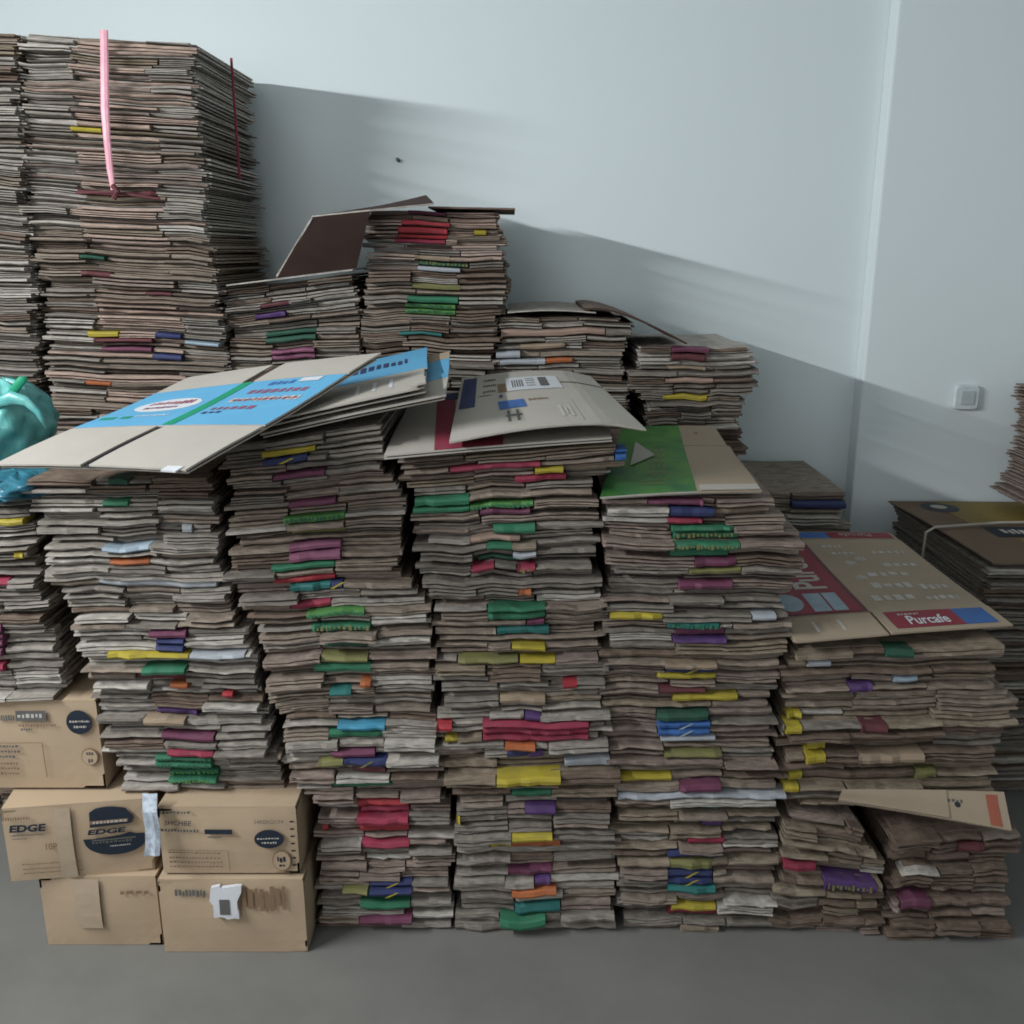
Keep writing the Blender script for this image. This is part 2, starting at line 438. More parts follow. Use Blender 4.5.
stack(YF, DF, [(418, 208, 395), (440, 214, 385), (462, 222, 384), (480, 226, 386), (500, 230, 402), (525, 228, 404), (545, 230, 396), (575, 226, 398), (592, 234, 418), (620, 254, 430), (660, 262, 432), (700, 262, 434), (716, 280, 436), (760, 284, 440), (793, 300, 444), (797, 313, 446), (850, 316, 450), (900, 316, 452), (935, 318, 452)],
      436, BF, (6.4, 8.6), S2B, [(436, -.15), (460, -.12), (500, -.085), (560, -.06), (640, -.045), (720, -.03), (800, -.01), (930, 0)], desc='the tilting stack beside the shipping carton', tones=[T[0], T[1], T[2], T[6], T[0]], seed=5, jit=.008)

S3B = [(467, 450, 540, 'crimson'), (457, 615, 626, 'blue', 10), (469, 535, 563, 'yellow'), (480, 515, 566, 'crimson'), (506, 470, 533, 'lime', 9, ('dots', 'green')), (506, 413, 469, 'green', 9), (517, 480, 530, 'plum'), (526, 493, 535, 'green', 8),
       (537, 470, 520, 'salmon'), (549, 487, 512, 'green'), (552, 513, 536, 'white'), (561, 478, 530, 'dark green'), (568, 472, 494, 'crimson', 8), (566, 517, 535, 'crimson', 8, ('dots', 'white')), (589, 519, 531, 'orange'),
       (609, 488, 545, 'green', 16), (622, 527, 544, 'plum'), (636, 497, 549, 'teal', 10), (645, 512, 545, 'yellow'), (663, 520, 555, 'yellow', 8), (663, 458, 518, 'olive', 12), (681, 563, 577, 'red'),
       (699, 500, 545, 'tan'), (713, 525, 540, 'purple'), (731, 483, 588, 'crimson', 18), (728, 437, 452, 'red', 8), (739, 445, 457, 'yellow'), (745, 505, 535, 'orange'), (753, 507, 528, 'navy', 8), (754, 529, 543, 'purple'), (769, 565, 615, 'white'),
       (776, 497, 560, 'yellow', 8), (790, 512, 551, 'green'), (808, 525, 555, 'purple'), (823, 447, 460, 'yellow'), (835, 512, 552, 'yellow', 8), (843, 490, 511, 'yellow'), (847, 512, 560, 'orange'), (872, 508, 552, 'plum', 8), (879, 535, 550, 'purple'),
       (891, 512, 556, 'orange'), (905, 515, 560, 'teal'), (920, 500, 545, 'green')]
stack(YF, DF, [(450, 392, 612), (460, 398, 626), (474, 404, 624), (486, 410, 600), (500, 408, 594), (515, 414, 598), (540, 420, 596), (560, 418, 600), (590, 430, 600), (640, 436, 602), (700, 440, 603), (740, 438, 606), (770, 440, 616), (790, 446, 614), (800, 456, 612), (850, 456, 618), (900, 458, 614), (935, 460, 612)],
      452, BF, (6.6, 9.0), S3B, [(450, -.075), (500, -.05), (600, -.035), (740, -.03), (900, -.01)], desc='the stack under the shipping carton', seams=(.32, .64), tones=[T[1], T[0], T[2], T[6], T[5]], seed=8, jit=.009)

S4B = [(501, 648, 702, 'plum', 8), (514, 670, 714, 'navy'), (520, 668, 702, 'crimson'), (527, 672, 733, 'green', 8), (540, 674, 737, 'green', 10, ('dots', 'white')), (553, 670, 728, 'green', 6), (560, 695, 735, 'plum'), (569, 690, 740, 'olive'), (583, 680, 732, 'plum', 9),
       (613, 610, 662, 'yellow'), (614, 752, 775, 'white'), (622, 668, 718, 'teal', 9, ('dots', 'green')), (633, 676, 725, 'plum'), (639, 674, 726, 'purple'), (665, 665, 716, 'tan'), (672, 667, 714, 'navy', 6, ('slash', 'yellow')), (678, 658, 716, 'yellow'), (672, 601, 609, 'white', 10),
       (690, 660, 705, 'maroon'), (699, 674, 738, 'yellow', 6), (719, 658, 708, 'dark green'), (729, 659, 710, 'blue', 12, ('slash', 'pale blue')), (741, 662, 716, 'white'), (758, 665, 722, 'olive'), (777, 621, 672, 'yellow'), (786, 680, 720, 'plum', 9),
       (797, 616, 786, 'white', 7), (809, 708, 718, 'teal'), (828, 703, 722, 'purple'), (840, 688, 724, 'crimson', 8), (854, 668, 718, 'navy'), (862, 670, 712, 'olive'), (877, 668, 712, 'navy', 10, ('slash', 'yellow')), (889, 668, 715, 'teal'), (905, 672, 716, 'yellow'), (920, 670, 718, 'crimson')]
stack(YF, DF, [(496, 602, 770), (510, 604, 776), (520, 604, 784), (540, 606, 800), (580, 610, 802), (600, 606, 790), (645, 603, 790), (700, 600, 776), (740, 602, 774), (770, 608, 778), (797, 614, 784), (803, 616, 776), (850, 616, 776), (935, 618, 774)],
      499, BF, (6.6, 8.8), S4B, [(495, -.01), (540, .0), (900, 0)], desc='the stack under the green carton', seams=(.37, .66), tones=[T[0], T[2], T[2], T[6], T[5]], seed=13, jit=.008, rise=[(495, .05), (560, .02), (640, 0)])

S5B = [(649, 801, 815, 'yellow'), (655, 884, 911, 'dark green', 6), (661, 808, 830, 'white'), (675, 895, 918, 'pale blue'), (717, 790, 803, 'yellow', 10), (727, 860, 885, 'maroon'), (733, 785, 800, 'yellow', 8), (744, 808, 826, 'yellow', 6), (754, 858, 922, 'tan'),
       (761, 806, 824, 'yellow', 7), (773, 918, 938, 'olive', 8), (777, 790, 803, 'yellow', 16), (792, 785, 798, 'yellow', 6), (690, 850, 872, 'purple')]
S5, F5 = stack(YF + .01, .78, [(645, 800, 1006), (655, 792, 1010), (668, 780, 1000), (690, 786, 992), (705, 786, 1012), (722, 786, 1022), (745, 784, 1008), (765, 780, 998), (790, 788, 996), (812, 796, 992)],
      646, 808, (8, 11), S5B, [(640, -.035), (700, -.03), (760, -.02), (808, .0)], desc='the stack under the red-bordered carton', seams=(.3, .68), tones=[T[5], T[0], T[4], T[5]], seed=21, jit=.010, fold=.62)

# the lower tier of that pile has slipped: shingled cartons leaning into each other
S6B = [(866, 785, 817, 'crimson', 6), (890, 824, 876, 'purple', 14, ('dots', 'white'))]
stack(YF - .02, .60, [(838, 790, 872), (850, 784, 880), (870, 774, 884), (890, 776, 884), (935, 776, 884)], 822, floor_py(YF - .02), (8.5, 12), S6B, [(822, .20), (870, .14), (900, .04), (940, 0)],
      desc='the slipped heap beside the green-topped stack', seams=(.45, .8), tones=[T[5], T[2], T[4]], seed=33, jit=.012)
stack(YF - .02, .60, [(838, 890, 1015), (850, 890, 1020), (870, 896, 1014), (890, 890, 1010), (935, 892, 1010)], 834, floor_py(YF - .02), (9, 13), [(845, 960, 985, 'maroon'), (905, 900, 930, 'plum')], [(834, -.07), (870, -.04), (900, .0)],
      desc='the slipped heap nearest the dark bundle', seams=(.35, .7), tones=[T[4], T[2], T[0]], seed=34, jit=.012)

S0B = [(521, 0, 25, 'yellow'), (556, 15, 24, 'yellow'), (585, -20, 8, 'crimson'), (640, -20, 3, 'plum', 30), (665, -25, 4, 'crimson')]
stack(YF + .02, .55, [(500, -110, 26), (520, -108, 30), (560, -106, 34), (600, -100, 44), (640, -96, 52), (675, -92, 60), (700, -90, 60)], 504, 699, (6.4, 8.4), S0B, [(500, -.02), (700, -.03)],
      desc='the stack under the teal bag', tones=[T[1], T[6], T[3], T[1]], seed=41, jit=.009)

# ======================= stacks behind, too many and too thin to single out =======================
big = MB()
def back(Y, depth, pts, top, bot, pitch, bands=(), **k):
    return stack(Y, depth, pts, top, bot, pitch, bands, into=big, detail=.5, **k)[1][0][0]
def lid(fc, x0, x1, y0, y1, off):
    return [Vector((x, y, fc(x, y) + off)) for x, y in ((x0, y0), (x1, y0), (x1, y1), (x0, y1))]
TY = 2.85; TB = floor_py(TY); BY = 2.9; BB = floor_py(BY)
tones_t = [T[1], T[0], T[1], T[6], T[3]]
back(TY, .6, [(40, 22, 192), (128, 22, 197), (200, 24, 203), (225, 26, 203), (260, 36, 212), (300, 40, 214), (345, 46, 222), (390, 50, 226), (430, 40, 226), (760, 60, 230)], 36, TB, (4.6, 6.4),
     [(130, 70, 100, 'yellow'), (193, 75, 155, 'maroon'), (257, 82, 106, 'dark green'), (277, 84, 112, 'maroon'), (295, 145, 170, 'maroon', 6), (334, 88, 118, 'yellow'), (340, 95, 152, 'maroon'), (352, 100, 150, 'plum'), (357, 152, 180, 'navy'), (385, 88, 112, 'orange'), (335, 155, 180, 'navy'), (342, 185, 222, 'pale blue')],
     slopes=[(40, .06), (200, .05), (300, .04), (430, .03), (800, 0)], seams=(.30, .76), tones=tones_t, midtone=[T[7], T[2], T[7], T[5], T[0]], seed=51, jit=.007, fold=.5)
back(TY - .02, .6, [(40, -110, 12), (128, -110, 17), (200, -108, 20), (250, -106, 27), (300, -104, 30), (400, -100, 34), (760, -90, 40)], 30, floor_py(TY - .02), (4.6, 6.4), slopes=[(0, .03)], tones=tones_t, seed=52, jit=.007)
FB1 = back(BY, .5, [(268, 226, 354), (290, 224, 352), (320, 226, 357), (330, 228, 360), (360, 230, 356), (760, 240, 350)], 282, BB, (5, 6.6),
     [(303, 262, 290, 'maroon'), (317, 255, 285, 'purple'), (336, 266, 316, 'dark green', 10), (355, 272, 315, 'pink', 14)], slopes=[(270, -.13), (300, -.12), (325, -.07), (345, -.01), (400, 0)], tones=[T[1], T[0], T[6]], seed=53, jit=.008)
FB2 = back(BY, .5, [(210, 366, 500), (230, 364, 498), (260, 368, 504), (290, 366, 502), (320, 362, 498), (345, 360, 495), (380, 358, 490), (760, 370, 490)], 211, BB, (4.8, 6.4),
     [(215, 408, 445, 'plum'), (223, 403, 450, 'red', 6), (235, 398, 447, 'red', 6), (243, 395, 445, 'crimson'), (231, 474, 486, 'yellow'), (256, 415, 450, 'tan'), (264, 418, 468, 'green', 8, ('dots', 'white')), (272, 418, 460, 'white'), (285, 412, 460, 'olive'), (300, 408, 458, 'green', 6), (312, 405, 455, 'lime', 10, ('dots', 'dark green')), (334, 400, 442, 'teal', 5)],
     slopes=[(210, .02), (300, .02), (700, 0)], tones=[T[0], T[6], T[4], T[1]], seed=54, jit=.007)
FB3 = back(BY + .02, .5, [(318, 498, 622), (330, 500, 630), (340, 500, 632), (360, 492, 620), (390, 490, 630), (760, 495, 620)], 318, floor_py(BY + .02), (5, 7),
     [(330, 500, 605, 'salmon'), (347, 520, 565, 'tan'), (359, 545, 572, 'orange'), (365, 500, 545, 'white'), (352, 495, 520, 'white')], slopes=[(318, .0), (345, -.02), (400, 0)], tones=[T[3], T[1], T[0]], seed=55, jit=.009)
FB4 = back(BY + .02, .5, [(345, 640, 751), (370, 638, 756), (384, 622, 758), (400, 650, 744), (440, 650, 742), (760, 640, 740)], 347, floor_py(BY + .02), (5, 6.8),
     [(350, 672, 708, 'plum'), (357, 672, 706, 'maroon', 5), (368, 668, 705, 'tan', 5), (380, 665, 712, 'salmon'), (398, 664, 708, 'yellow')], slopes=[(345, -.0), (700, 0)], tones=[T[0], T[6], T[4]], seed=56, jit=.008)
back(2.95, .5, [(488, 690, 836), (502, 690, 850), (516, 690, 838), (528, 690, 848), (760, 690, 840)], 495, floor_py(2.95), (7, 10), [(506, 792, 850, 'navy', 8)], tones=[T[4], T[5]], seed=57, jit=.01)
RZ = floor_py(2.67)
back(2.67, .72, [(560, 990, 1190), (620, 986, 1190), (900, 980, 1180)], 567, RZ, (6, 8), slopes=[(0, -.02)], tones=[T[4], T[4], T[6]], seed=58, jit=.006)
back(2.98, .36, [(400, 1078, 1220), (450, 1072, 1220), (490, 1062, 1220), (510, 1050, 1220)], 398, 518, (5, 6.4), tones=[T[4], T[2]], seed=59, jit=.006)
back(2.55, .4, [(780, -160, 75), (950, -150, 80)], 745, floor_py(2.55), (7, 9), tones=[T[4]], seed=60, jit=.008)  # added dark stack, made up to keep the void beside the boxes dark
tag(big.build('flattened_carton_mass'), 'rows of thin flattened cartons piled in tall stacks against the back wall', 'flattened cartons', kind='stuff')

# ======================= sheets lying on top =======================
def two_layer(sh, g, gap=.010, m=PALE):
    sh.slab(g, .01, .99, .015, .98, -gap, .003, m, nu=8, nv=6)
bl = lambda a, b: (lambda u, v: a * math.sin(math.pi * u) * .6 + b * math.sin(2.2 * math.pi * v + 1.3 * u))

# large blue-banded carton
sh = Sheet(at(-6, 464, 1.93), at(186, 471, 1.78), at(381, 354, 2.20), at(188, 378, 2.40), bl(.006, .003))
main = MB(); sh.slab(main, 0, 1, .36, .80, 0, .004, SKY, PALE, nu=16, nv=8, mb=PALE)
two_layer(sh, main)
sh.decal(main, .485, .54, .362, .798, STRIPE, .0008, 2, 6)
sh.disc(main, .27, .60, .17, .075, SHIP, .0006)
sh.marks(main, .16, .39, .60, .645, INK['crimson'], .0012, 9); sh.marks(main, .17, .36, .56, .585, INK['pink'], .0012, 11)
sh.marks(main, .04, .22, .45, .49, STRIPE, .0008, 2)
sh.marks(main, .22, .40, .47, .485, SHIP, .0008, 9)
sh.marks(main, .62, .93, .655, .70, INK['pink'], .0008, 9)
sh.marks(main, .60, .95, .58, .625, FAINT, .0008, 11); sh.marks(main, .61, .95, .59, .61, INK['crimson'], .0011, 14)
sh.marks(main, .58, .80, .505, .54, INK['pink'], .0008, 6); sh.marks(main, .57, .66, .47, .495, INK['navy'], .0008, 3)
sh.marks(main, .66, .78, .735, .775, INK['blue'], .0008, 4)
sh.decal(main, .80, .90, .755, .79, SHIP, .0012, 2, 1)
kids = []
for nm, q in (('flap', (0, .472, 0, .352)), ('flap', (.515, 1, -.0, .352)), ('flap', (0, .47, .808, 1)), ('flap', (.53, 1, .808, 1))):
    k = MB(); sh.slab(k, *q, 0, .004, PALE, PALE, nu=8, nv=5); kids.append((nm, k))
k = MB(); sh.decal(k, .475, .52, .0, .36, INK['black'], -.005, 1, 3); kids.append(('fold_gap', k)); k = MB(); sh.decal(k, .47, .53, .805, 1, DARKB, -.005, 1, 3); kids.append(('fold_gap', k))
k = MB(); sh.slab(k, .90, .975, -.02, .015, .002, .003, SHIP, nu=3, nv=2); kids.append(('packing_tape', k))
blue1 = finish(main, 'flattened_carton', sh.P(.5, .5), kids, 'large open carton with a bright blue band and green stripe, lying flat on top')

# second and third blue cartons
sh = Sheet(at(214, 434, 2.03), at(427, 387, 2.03), at(427, 348, 2.62), at(240, 394, 2.62), bl(.004, .002))
main = MB(); sh.slab(main, 0, 1, .47, 1, 0, .004, SKY, PALE, nu=10, nv=5, mb=PALE)
two_layer(sh, main, .012)
sh.marks(main, .62, .9, .66, .80, INK['navy'], .0008, 8)
kids = []
k = MB(); sh.slab(k, 0, .985, -.0, .46, 0, .004, PALE, PALE, nu=10, nv=4)
for a in (.66, .74, .82): sh.decal(k, a, a + .018, .12, .34, SHIP, .0008, 1, 1)
kids.append(('flap', k))
k = MB(); sh.slab(k, .93, 1.0, -.03, .10, .012, .004, PALE, nu=2, nv=2); kids.append(('torn_tab', k))
finish(main, 'flattened_carton', sh.P(.5, .5), kids, 'blue-edged carton with a pale front flap, half under the large blue-banded one')
sh = Sheet(at(260, 434, 2.04), at(446, 396, 2.04), at(450, 352, 2.60), at(260, 402, 2.60), bl(.003, .003))
main = MB(); sh.slab(main, 0, 1, .4, .82, 0, .004, SKY, PALE, nu=8, nv=4, mb=PALE); two_layer(sh, main, .009)
k = MB(); sh.slab(k, 0, 1, 0, .39, 0, .004, PALE, nu=8, nv=3); k2 = MB(); sh.slab(k2, 0, 1, .83, 1, 0, .004, KRAFT, nu=8, nv=3)
finish(main, 'flattened_carton', sh.P(.5, .5), [('flap', k), ('flap', k2)], 'lowest of the three blue-printed cartons, its corner sticking out by the shipping carton')

# shipping-labelled carton
sh = Sheet(at(449, 442, 1.98), at(646, 426, 2.0), at(590, 373, 2.68), at(462, 378, 2.68), lambda u, v: .018 * math.sin(math.pi * min(1, u * .9)) * (1 - .3 * v) - .012 * max(0, u - .8) * 5)
main = MB(); sh.slab(main, 0, 1, 0, 1, 0, .004, PALE, PALE, nu=18, nv=12, rag=.001); sh.slab(main, .01, .99, .03, .97, -.007, .003, PALE)
sh.decal(main, .63, 1.0, .715, .73, INK['black'], .0009, 8, 1)
sh.decal(main, .02, .12, .42, .95, INK['navy'], .0009, 2, 4)
kids = []
k = MB(); sh.decal(k, .33, .70, .60, .86, SHIP, .0014, 5, 4)
for i in range(5): sh.decal(k, .37 + .017 * i, .377 + .017 * i, .66, .80, GREYINK, .0022, 1, 1)
for v in (.66, .71, .76, .80): sh.marks(k, .47, .53, v, v + .02, GREYINK, .0022, 4)
kids.append(('address_label', k))
k = MB(); sh.decal(k, .56, .62, .65, .83, GREYINK, .0022, 1, 1); kids.append(('dark_patch', k))
sh.decal(main, .27, .33, .60, .76, BROWNINK, .0012, 1, 1); sh.disc(main, .285, .53, .012, .03, INK['purple'], .0012)
for v in (.62, .73, .84): sh.marks(main, .17, .26, v, v + .05, GREYINK, .0010, 6)
sh.marks(main, .14, .27, .57, .585, GREYINK, .0010, 1)
sh.decal(main, .27, .43, .31, .44, INK['blue'], .0012, 2, 1, skew=-.01)
sh.decal(main, .31, .325, .12, .28, GREYINK, .0011, 1, 1); sh.decal(main, .36, .375, .12, .28, GREYINK, .0011, 1, 1); sh.decal(main, .30, .39, .19, .215, GREYINK, .0011, 1, 1)
sh.marks(main, .60, .67, .10, .30, FAINT, .0011, 3); sh.decal(main, .69, .70, .05, .40, FAINT, .0011, 1, 2)
sh.marks(main, .45, .57, .40, .44, BROWNINK, .0011, 7)
finish(main, 'flattened_carton', sh.P(.5, .5), kids, 'tan shipping carton with a white address label and blue mark, topmost of its stack')

# red-striped carton under it
sh = Sheet(at(384, 455, 2.0), at(612, 438, 2.02), at(585, 384, 2.62), at(412, 396, 2.62), bl(.003, .002))
main = MB(); sh.slab(main, 0, 1, 0, 1, -.0, .004, PALE, nu=10, nv=6); sh.slab(main, 0, 1, .0, .97, -.007, .003, PALE)
sh.decal(main, .22, .32, .0, .97, INK['crimson'], .0009, 2, 6, skew=-.07); sh.decal(main, .3, .52, 0, .12, INK['crimson'], .0012, 4, 1)
sh.decal(main, .2, .42, .84, .97, INK['navy'], .0012, 2, 1)
finish(main, 'flattened_carton', sh.P(.5, .5), [], 'pale carton with a crimson stripe, directly under the shipping carton')

# green-printed carton
sh = Sheet(at(600, 497, 2.03), at(762, 491, 2.03), at(716, 427, 2.62), at(622, 428, 2.62), bl(.006, .002))
main = MB(); sh.slab(main, 0, .60, 0, 1, 0, .004, LEAF, PALE, nu=10, nv=10, mb=PALE); sh.slab(main, .60, 1, .0, .66, 0, .004, KRAFT, nu=6, nv=6); sh.slab(main, .60, .98, .67, 1, 0, .004, KRAFT, nu=6, nv=4)
sh.slab(main, .01, 1, .02, .98, -.008, .003, PALE)
for i, v in enumerate((.22, .31, .40, .49, .57)): sh.text(main, 'XXXX' if i % 2 else 'XXX', .27, .43, v, v + .05, INK['tan'], .0009)
for v in (.10, .14): sh.marks(main, .24, .42, v, v + .02, INK['olive'], .0009, 8)
sh.disc(main, .75, .86, .02, .02, BROWNINK, .0009)
k = MB(); sh.slab(k, .62, .985, .0, .055, .005, .003, PALE, nu=5, nv=2)
k2 = MB(); t = [sh.P(.16, .36, .006), sh.P(.34, .50, .006), sh.P(.17, .72, .006)]; t2 = [p - sh.n * .003 for p in t]
k2.loft([t2, t], PALE)
finish(main, 'flattened_carton', sh.P(.5, .5), [('front_flap', k), ('torn_flap', k2)], 'green-printed carton with a bare tan side, topmost of its stack')

# red-bordered carton
zt = .805
sh = Sheet(at_z(796, 642, zt - .006), at_z(1013, 626, zt + .0), at_z(890, 533, zt), Vector((.66, 2.87, zt)), bl(.003, .0015))
main = MB(); sh.slab(main, 0, .425, .17, .90, 0, .004, INK['maroon'], KRAFT, nu=6, nv=8, mb=KRAFT); sh.slab(main, .425, 1, .17, .90, 0, .004, KRAFT, nu=8, nv=8)
sh.slab(main, .0, .99, .02, .99, -.007, .003, KRAFT)
RED = mat('ink_wine', (.24, .018, .035), (.20, .016, .03), nscale=6, rough=.5)
sh.decal(main, .0, .40, .18, .895, RED, .0008, 4, 6)
sh.decal(main, .175, .26, .19, .34, INK['pale blue'], .0014, 1, 2); sh.decal(main, .27, .34, .19, .34, INK['pale blue'], .0014, 1, 2)
sh.disc(main, .08, .27, .07, .07, INK['pale blue'], .0014)
sh.text(main, 'Purcafe', .16, .33, .38, .80, FAINT, .0014, rot=90, bold=.02)
for q in ((.50, .62, .80, .83), (.52, .66, .72, .75), (.55, .60, .60, .66), (.62, .68, .64, .70), (.75, .93, .72, .76), (.74, .92, .58, .62), (.52, .58, .45, .50), (.60, .84, .48, .53), (.56, .76, .36, .42), (.50, .72, .25, .31), (.80, .94, .34, .40), (.76, .92, .24, .28)):
    sh.marks(main, *q, FAINT, .0009, 4)
kids = []
k = MB(); sh.slab(k, .0, .42, 0, .162, 0, .004, KRAFT, nu=6, nv=3); sh.decal(k, .12, .135, .05, .12, FAINT, .0009, 1, 1); sh.decal(k, .24, .255, .05, .12, FAINT, .0009, 1, 1); kids.append(('flap', k))
k = MB(); sh.slab(k, .435, 1, .0, .165, .002, .004, KRAFT, nu=8, nv=3)
sh.decal(k, .475, .80, .025, .15, RED, .003, 4, 1); sh.decal(k, .80, .955, .025, .15, INK['blue'], .003, 2, 1)
sh.text(k, 'Purcafe', .55, .745, .045, .11, SHIP, .0038, bold=.02, shear=.1); sh.marks(k, .53, .63, .115, .13, FAINT, .0038, 6); kids.append(('printed_flap', k))
k = MB(); sh.slab(k, .425, 1, .905, 1, 0, .004, KRAFT, nu=6, nv=2); sh.decal(k, .60, .98, .915, .99, RED, .0009, 4, 1); sh.decal(k, .43, .60, .915, .99, INK['blue'], .0009, 2, 1)
sh.text(k, 'Purcafe', .67, .86, .935, .975, FAINT, .0016, rot=180); kids.append(('printed_flap', k))
k = MB(); sh.slab(k, 0, .42, .905, 1, 0, .004, KRAFT, nu=4, nv=2); kids.append(('flap', k))
finish(main, 'flattened_carton', sh.P(.5, .5), kids, 'open tan carton bordered in dark red with a blue corner patch, topmost of its stack')

# tan carton slipping down below that stack, with an orange end
sh = Sheet(at(838, 801, 1.985), at(1012, 831, 1.955), at(1004, 792, 2.02), at(842, 790, 2.02), bl(.004, .001))
main = MB(); sh.slab(main, 0, 1, 0, 1, 0, .004, KRAFT, T[5], nu=10, nv=4); sh.slab(main, 0, .64, .02, .98, .003, .003, KRAFT, T[5])
sh.decal(main, .88, .95, .04, .9, mat('ink_rust', (.36, .11, .07), rough=.7), .0009, 1, 3); sh.disc(main, .70, .55, .018, .1, INK['black'], .0009); sh.marks(main, .60, .74, .6, .72, GREYINK, .0009, 5)
finish(main, 'flattened_carton', sh.P(.5, .5), [], 'tan carton with an orange end slanting out below the red-bordered stack')

# dark carton tilted up behind, seen from beneath
a, b_, c_, d_ = at(276, 268, 2.91), at(356, 252, 2.89), at(370, 211, 2.74), at(312, 217, 2.76)
for q_ in (a, b_): q_.z = FB1(q_.x, q_.y) + .016
b_.x = min(b_.x, at(364, 252, 2.88).x - .02)
sh = Sheet(a, b_, c_, d_, lambda u, v: .0)
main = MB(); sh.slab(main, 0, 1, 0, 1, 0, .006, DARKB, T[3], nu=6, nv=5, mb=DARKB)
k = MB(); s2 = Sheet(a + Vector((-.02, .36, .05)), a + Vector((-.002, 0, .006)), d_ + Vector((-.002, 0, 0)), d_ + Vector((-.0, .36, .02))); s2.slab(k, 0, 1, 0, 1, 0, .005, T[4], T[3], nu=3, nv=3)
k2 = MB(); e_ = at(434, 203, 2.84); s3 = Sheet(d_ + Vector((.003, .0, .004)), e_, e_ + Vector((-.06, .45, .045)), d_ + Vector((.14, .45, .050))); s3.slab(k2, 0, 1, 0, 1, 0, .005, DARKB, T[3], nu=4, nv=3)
finish(main, 'flattened_carton', sh.P(.5, .0), [('flap', k), ('flap', k2)], 'dark brown carton propped up like a tent, leaning against the back wall stacks')
# long pale lid along the slanting stack
sh = Sheet(*lid(FB1, at(227, 286, 2.88).x, at(360, 262, 2.88).x - .02, 2.87, 3.22, .010)); main = MB(); sh.slab(main, 0, 1, 0, 1, .004, .004, T[3], T[3], nu=10, nv=3)
finish(main, 'flattened_carton', sh.P(.5, .5), [], 'pale-edged carton sloping upward beneath the tent-shaped dark one')
# thin sheet on the tall middle stack
sh = Sheet(*lid(FB2, -.24, at(515, 210, 2.88).x, 2.89, 3.3, .006)); main = MB(); sh.slab(main, 0, 1, 0, 1, .006, .005, T[6], T[4], nu=6, nv=3)
finish(main, 'flattened_carton', sh.P(.5, .5), [], 'thin dark carton overhanging the edge of the stack with red flaps')

# carton with a raised flap on the low stack behind the shipping carton
sh = Sheet(*lid(FB3, at(500, 316, 2.90).x + .022, at(596, 313, 2.90).x, 2.90, 3.36, .013), bl(.012, .0)); main = MB(); sh.slab(main, 0, 1, 0, 1, .004, .004, T[1], T[3], nu=8, nv=4)
k = MB(); xx = at(689, 340, 2.88).x; s2 = Sheet(sh.P(.88, 0, .012), Vector((xx, 2.90, FB4(xx, 2.95) + .012)), Vector((xx - .01, 3.3, FB4(xx, 3.3) + .012)), sh.P(.88, 1, .012), lambda u, v: .022 * math.sin(math.pi * max(0.0, min(1.0, u)) ** .7)); s2.slab(k, 0, 1, 0, 1, 0, .006, T[4], DARKB, nu=12, nv=3, mb=DARKB)
finish(main, 'flattened_carton', sh.P(.5, .5), [('raised_flap', k)], 'grey carton with one dark flap sloping down onto the neighbouring stack')
# top carton of the bundle by the wall
zt = at(1000, 566, 2.67).z
sh = Sheet(at_z(993, 563, zt + .012), Vector((2.05, 2.66, zt + .012)), Vector((2.05, 3.36, zt + .012)), at_z(888, 501, zt + .012), lambda u, v: .006 * math.sin(math.pi * v))
main = MB(); BK = mat('kraft_dull', (.18, .125, .085), (.15, .105, .07), nscale=5)
sh.slab(main, 0, 1, 0, 1, 0, .004, BK, T[4], nu=8, nv=8); sh.slab(main, .01, 1, .01, .99, -.006, .004, BK, T[4])
YG = mat('ink_mustard', (.24, .17, .045), rough=.6)
sh.decal(main, .20, .9, .55, .98, YG, .0008, 6, 4); sh.decal(main, .30, .9, .18, .32, YG, .0008, 6, 4)
sh.disc(main, .20, .86, .09, .10, SLATE, .0012); sh.disc(main, .20, .87, .04, .04, FAINT, .0018)
sh.decal(main, .22, .6, .34, .5, SLATE, .0012, 4, 2); sh.marks(main, .28, .40, .38, .46, FAINT, .0018, 4)
finish(main, 'flattened_carton', sh.P(.3, .5), [], 'brown carton printed with mustard and dark blue patches, on the bundle by the wall')

# ======================= twine =======================
pink = mat('pink_twine', (.75, .36, .42), (.6, .25, .32), nscale=40, rough=.4, spec=.5)
white = mat('white_twine', (.45, .40, .34), rough=.4)
g = MB(); g.tube([at(104, 30, 2.82), at(105, 110, 2.81), at(107, 140, 2.81), at(110, 170, 2.815), at(113, 190, 2.815)], [.011, .012, .010, .009, .006], pink, flat=.3)
k = MB(); dk = INK['maroon']
k.tube([at(76, 193, 2.83), at(112, 192, 2.815), at(160, 199, 2.825)], .004, dk)
k2 = MB(); k2.tube([at(113, 186, 2.81), at(118, 192, 2.80), at(114, 198, 2.81)], .008, dk)
o = g.build('twine', origin=at(110, 190, 2.815))
for n_, kk in (('cross_strand', k), ('knot', k2)):
    cc = kk.build(n_, parent=o); cc.location = -o.location
tag(o, 'pink plastic twine tied around the tall bundle, with a dark knot', 'twine')
g = MB(); q = [at(250, y, 3.15) + Vector((.0, 0, 0)) for y in (60, 100, 140, 180)]
g.tube([Vector((-.835, 3.12, p.z)) for p in q], .004, INK['crimson'])
tag(g.build('twine', origin=(-.835, 3.12, q[-1].z)), 'thin red twine running down the shadowed side of the tall bundle', 'twine')
g = MB(); zz = zt + .027
pa = at_z(930, 528, zz)
g.tube([Vector((pa.x - .012, pa.y, zz - .30)), Vector((pa.x - .014, pa.y, zz - .12)), Vector((pa.x - .012, pa.y, zz - .015)), Vector((pa.x + .02, pa.y + .01, zz)), Vector((pa.x + .25, pa.y + .05, zz + .004)), Vector((2.0, pa.y + .08, zz + .002))], .0045, white)
tag(g.build('twine', origin=pa), 'pale twine looped over the brown bundle by the wall', 'twine')

